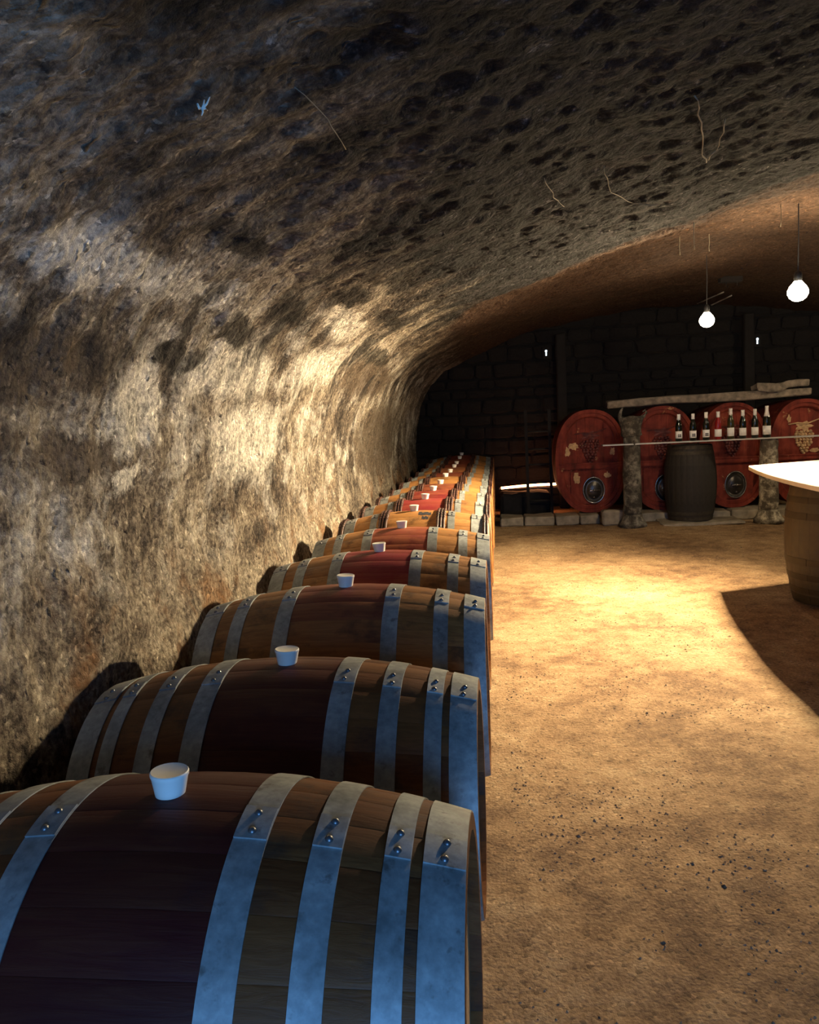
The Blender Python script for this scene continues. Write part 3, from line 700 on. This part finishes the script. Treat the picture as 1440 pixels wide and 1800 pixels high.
def bottle(x, y, z, kind, label, mark, h=.31, sparkling=False):
    t = thing('wine_bottle', label, 'bottle', (x, y, z), group='bottles on the shelf')
    r = .039 if not sparkling else .045; k = h/.31
    MB().lathe([(0, .004), (r*.8, 0), (r, .006), (r, .17*k), (r*.93, .19*k), (r*.6, .225*k), (.0165, .25*k), (.0145, .27*k), (.0145, .30*k), (0, .30*k)], 24).build('glass', kind, t, True)
    lb = MB().lathe([(r+.0006, .035), (r+.001, .035), (r+.001, .115*k), (r+.0006, .115*k)], 24, closed=True).build('label', 'label', t, True)
    lo_ = .205 if sparkling else .245
    MB().lathe([(r*.78 if sparkling else .0205, lo_*k), (.0205, .258*k), (.0195, .285*k), (.0205, .288*k), (.0205, h-.001), (.018, h), (0, h)], 20).build('capsule', 'capsule', t, True)
    if mark:   # dark square emblem of four tiles on the label
        for dx in (-.0095, .0095):
            for dz in (-.0095, .0095):
                MB().box(dx-.008, dx+.008, -r-.0022, -r+.004, .068+dz-.008, .068+dz+.008).build('emblem_tile', 'print', lb)
specs = [(1192, .325, 'wine_dark', True, 'dark wine bottle at left end of the shelf, emblem on its label'), (1217, .325, 'wine_dark', True, 'dark wine bottle second from left on the shelf, emblem on its label'), (1240, .335, 'wine_dark', True, 'dark wine bottle third from left on the shelf, beside the rose one'),
         (1261, .335, 'wine_rose', False, 'red-pink rose wine bottle on the shelf'), (1283, .365, 'wine_gold', False, 'tall olive wine bottle with cream label, right of the rose bottle'), (1304, .34, 'wine_dark', False, 'dark bottle with plain white label, right of the tall olive one'),
         (1325, .345, 'wine_dark', False, 'dark bottle with plain white label, left of the foil-necked one'), (1345.5, .375, 'wine_dark', False, 'stout sparkling wine bottle with long white foil neck, right end')]
for k, (pxl, h, kind, mark, lb) in enumerate(specs):
    x = 2.178+(pxl-1192)*.00663; bottle(x, 9.955, 1.0285, kind, lb, mark, h, k == 7)
# old beam lying over the vats and the broken board on it
me = subbox(2.55, .16, .105, 5); me.materials.append(MT['beam']); roughen(me, .03, 2, 5)
tag(obj('old_beam', me, None, (2.72, 10.78, 1.535), (0, -.012, 0)), 'dusty old timber beam lying across the tops of the red vats', 'beam')
me = subbox(.62, .22, .09, 4); me.materials.append(MT['beam']); roughen(me, .05, 9, 5)
tag(obj('broken_plank', me, None, (3.62, 10.76, 1.645), (0, -.06, .05)), 'short broken dusty plank on the right end of the beam', 'plank')
for n, x in enumerate((.985, 3.69)):
    me = subbox(.15, .12, 2.75 if n else 2.62, 2); me.materials.append(MT['post']); roughen(me, .02, n, 4)
    tag(obj('wall_post', me, None, (x, 12.30, 1.36 if n else 1.30)), ('black timber post on the back wall left of the vats', 'black timber post on the back wall below right-hand light slit')[n], 'post', 'posts on the back wall')

# glowing strip on a ledge with a dark ladder before it
t = thing('strip_light', 'glowing red-white strip light low on the back wall', 'lamp', (.03, 11.95, .365))
MB().tube([(0, 0, 0), (.3, 0, .02), (.55, 0, .028), (.90, 0, .03)], .017, 8).build('tube', 'strip', t, True)
MB().box(-.03, .92, .02, .035, -.02, .01).build('backing', 'lamp_black', t)
me = subbox(.72, .6, .34, 4); me.materials.append(MT['post']); roughen(me, .03, 3, 4)
tag(obj('shade_block', me, None, (.37, 11.56, .165)), 'black low block standing in for the shaded recess under the glowing strip light', 'block')  # black mass put where the recess lies in shade
t = thing('ladder', 'dark wooden ladder leaning behind the leftmost vat', 'ladder', (.555, 11.08, 0), (-.05, 0, 0))
for x in (-.16, .16): MB().box(x-.02, x+.02, -.015, .015, .0, 1.5).build('rail', 'post', t)
for z in (.25, .50, .75, .96, 1.2): MB().tube([(-.16, 0, z), (.16, 0, z)], .014, 8).build('rung', 'oldwood', t, True)

# ------------------------------------------------------------------ things on the vault: block, cables, cobwebs
def on_vault(pxx, pyy):
    """where the sight line of a feature meets the vault, found once for placing it in the room"""
    M = S.camera.matrix_world; d = (M.to_3x3() @ Vector(((pxx-720)/F, -(pyy-900)/F, -1)))
    best = None
    for k in range(40, 1600):
        p = Vector((0, 0, H))+d*(k*.01)
        if p.x < -.9 or p.x > 6: continue
        if p.z > vault_z(p.x, p.y)-.012: return p
    return Vector((0, 4, 2.5))
p = on_vault(1285, 488)
t = thing('ceiling_block', 'dark wooden block with two hooks fixed under the vault', 'block', (p.x, p.y, p.z))
me = subbox(.25, .10, .07, 2); me.materials.append(MT['post']); roughen(me, .012, 1, 8); obj('wood_block', me, t, (0, 0, -.02))
for x in (-.06, .06): MB().tube([(x, -.03, -.04), (x, -.03, -.09), (x+.012, -.03, -.11), (x+.025, -.03, -.095)], .006, 6).build('hook', 'post', t, True)
for n, (a_, b_) in enumerate((((1226, 533), (1272, 513)), ((1240, 541), (1286, 519)))):
    pts = []
    for k in range(7):
        q = on_vault(a_[0]+(b_[0]-a_[0])*k/6, a_[1]+(b_[1]-a_[1])*k/6); pts.append((q.x, q.y, q.z-.004))
    tag(MB().tube(pts, .009, 6).build('cable', 'cable', None, True), ('pale cable on the vault, left one of the pair above the far bulb', 'pale cable on the vault, right one of the pair above the far bulb')[n], 'cable', 'cables above the far bulb')
web = [(1195, 418, .13, 'thickest'), (1220, 395, .15, 'second'), (1247, 414, .12, 'third'), (1373, 362, .14, 'right-hand')]
for k, (a, b, l, nm) in enumerate(web):
    p = on_vault(a, b); pts = [(p.x+random.uniform(-.004, .004), p.y+random.uniform(-.004, .004), p.z+.03-(l+.03)*i/5) for i in range(6)]
    tag(MB().tube(pts, [.004, .003, .0022, .003, .002, .0035], 5).build('hanging_cobweb', 'web', None, True), ('leftmost dusty cobweb thread hanging from the lit ridge of the vault', 'cobweb thread hanging just right of the leftmost one', 'thin cobweb thread, third from left, hanging from the vault', 'cobweb thread hanging near the right edge above the bulb')[k], 'cobweb', 'hanging cobweb threads')
def strand(pix, label, r=.0018):
    pts = []
    for (a, b), (c, d) in zip(pix[:-1], pix[1:]):
        for k in range(4):
            p = on_vault(a+(c-a)*k/4+random.uniform(-3, 3), b+(d-b)*k/4+random.uniform(-2, 2)); pts.append((p.x, p.y, p.z-.009))
    p = on_vault(*pix[-1]); pts.append((p.x, p.y, p.z-.004)); r = [r*random.uniform(.5, 1.2) for _ in pts]
    tag(MB().tube(pts, r, 5).build('cobweb_strand', 'web', None, True), label, 'cobweb', 'cobweb strands on the vault')
strand([(1222, 162), (1232, 210), (1236, 262), (1242, 284)], 'pale cobweb strand, left arm of the V on the dark vault', .0035)
strand([(1278, 205), (1262, 250), (1246, 280)], 'pale cobweb strand, right arm of the V on the dark vault', .003)
strand([(1060, 290), (1075, 335), (1110, 355), (1160, 358)], 'faint curved cobweb strand on the vault left of the V')
strand([(520, 145), (575, 205), (608, 260)], 'faint straight cobweb strand right of the white tuft', .0016)
strand([(955, 310), (975, 345), (992, 362)], 'short faint cobweb strand over the middle of the vault')
p = on_vault(355, 178); t = thing('cobweb_tuft', 'small white feathery cobweb tuft on the dark vault', 'cobweb', (p.x, p.y, p.z-.01))
M3 = S.camera.matrix_world.to_3x3(); ux, uy = M3 @ Vector((1, 0, 0)), M3 @ Vector((0, 1, 0)); q = p.y/F*1.15
for a, b, c in (((-15, 14), (-6, 0), (0, -4)), ((12, 16), (7, 4), (0, -4)), ((3, 10), (2, 2), (0, -4)), ((-1, -14), (1, -8), (0, -4)), ((8, -6), (5, -3), (0, -4)), ((-9, 8), (-7, 3), (-4, -4))):
    MB().tube([(ux*i[0]+uy*i[1])*q for i in (a, b, c)], [.0012, .0022, .003], 5).build('thread', 'bung', t, True)
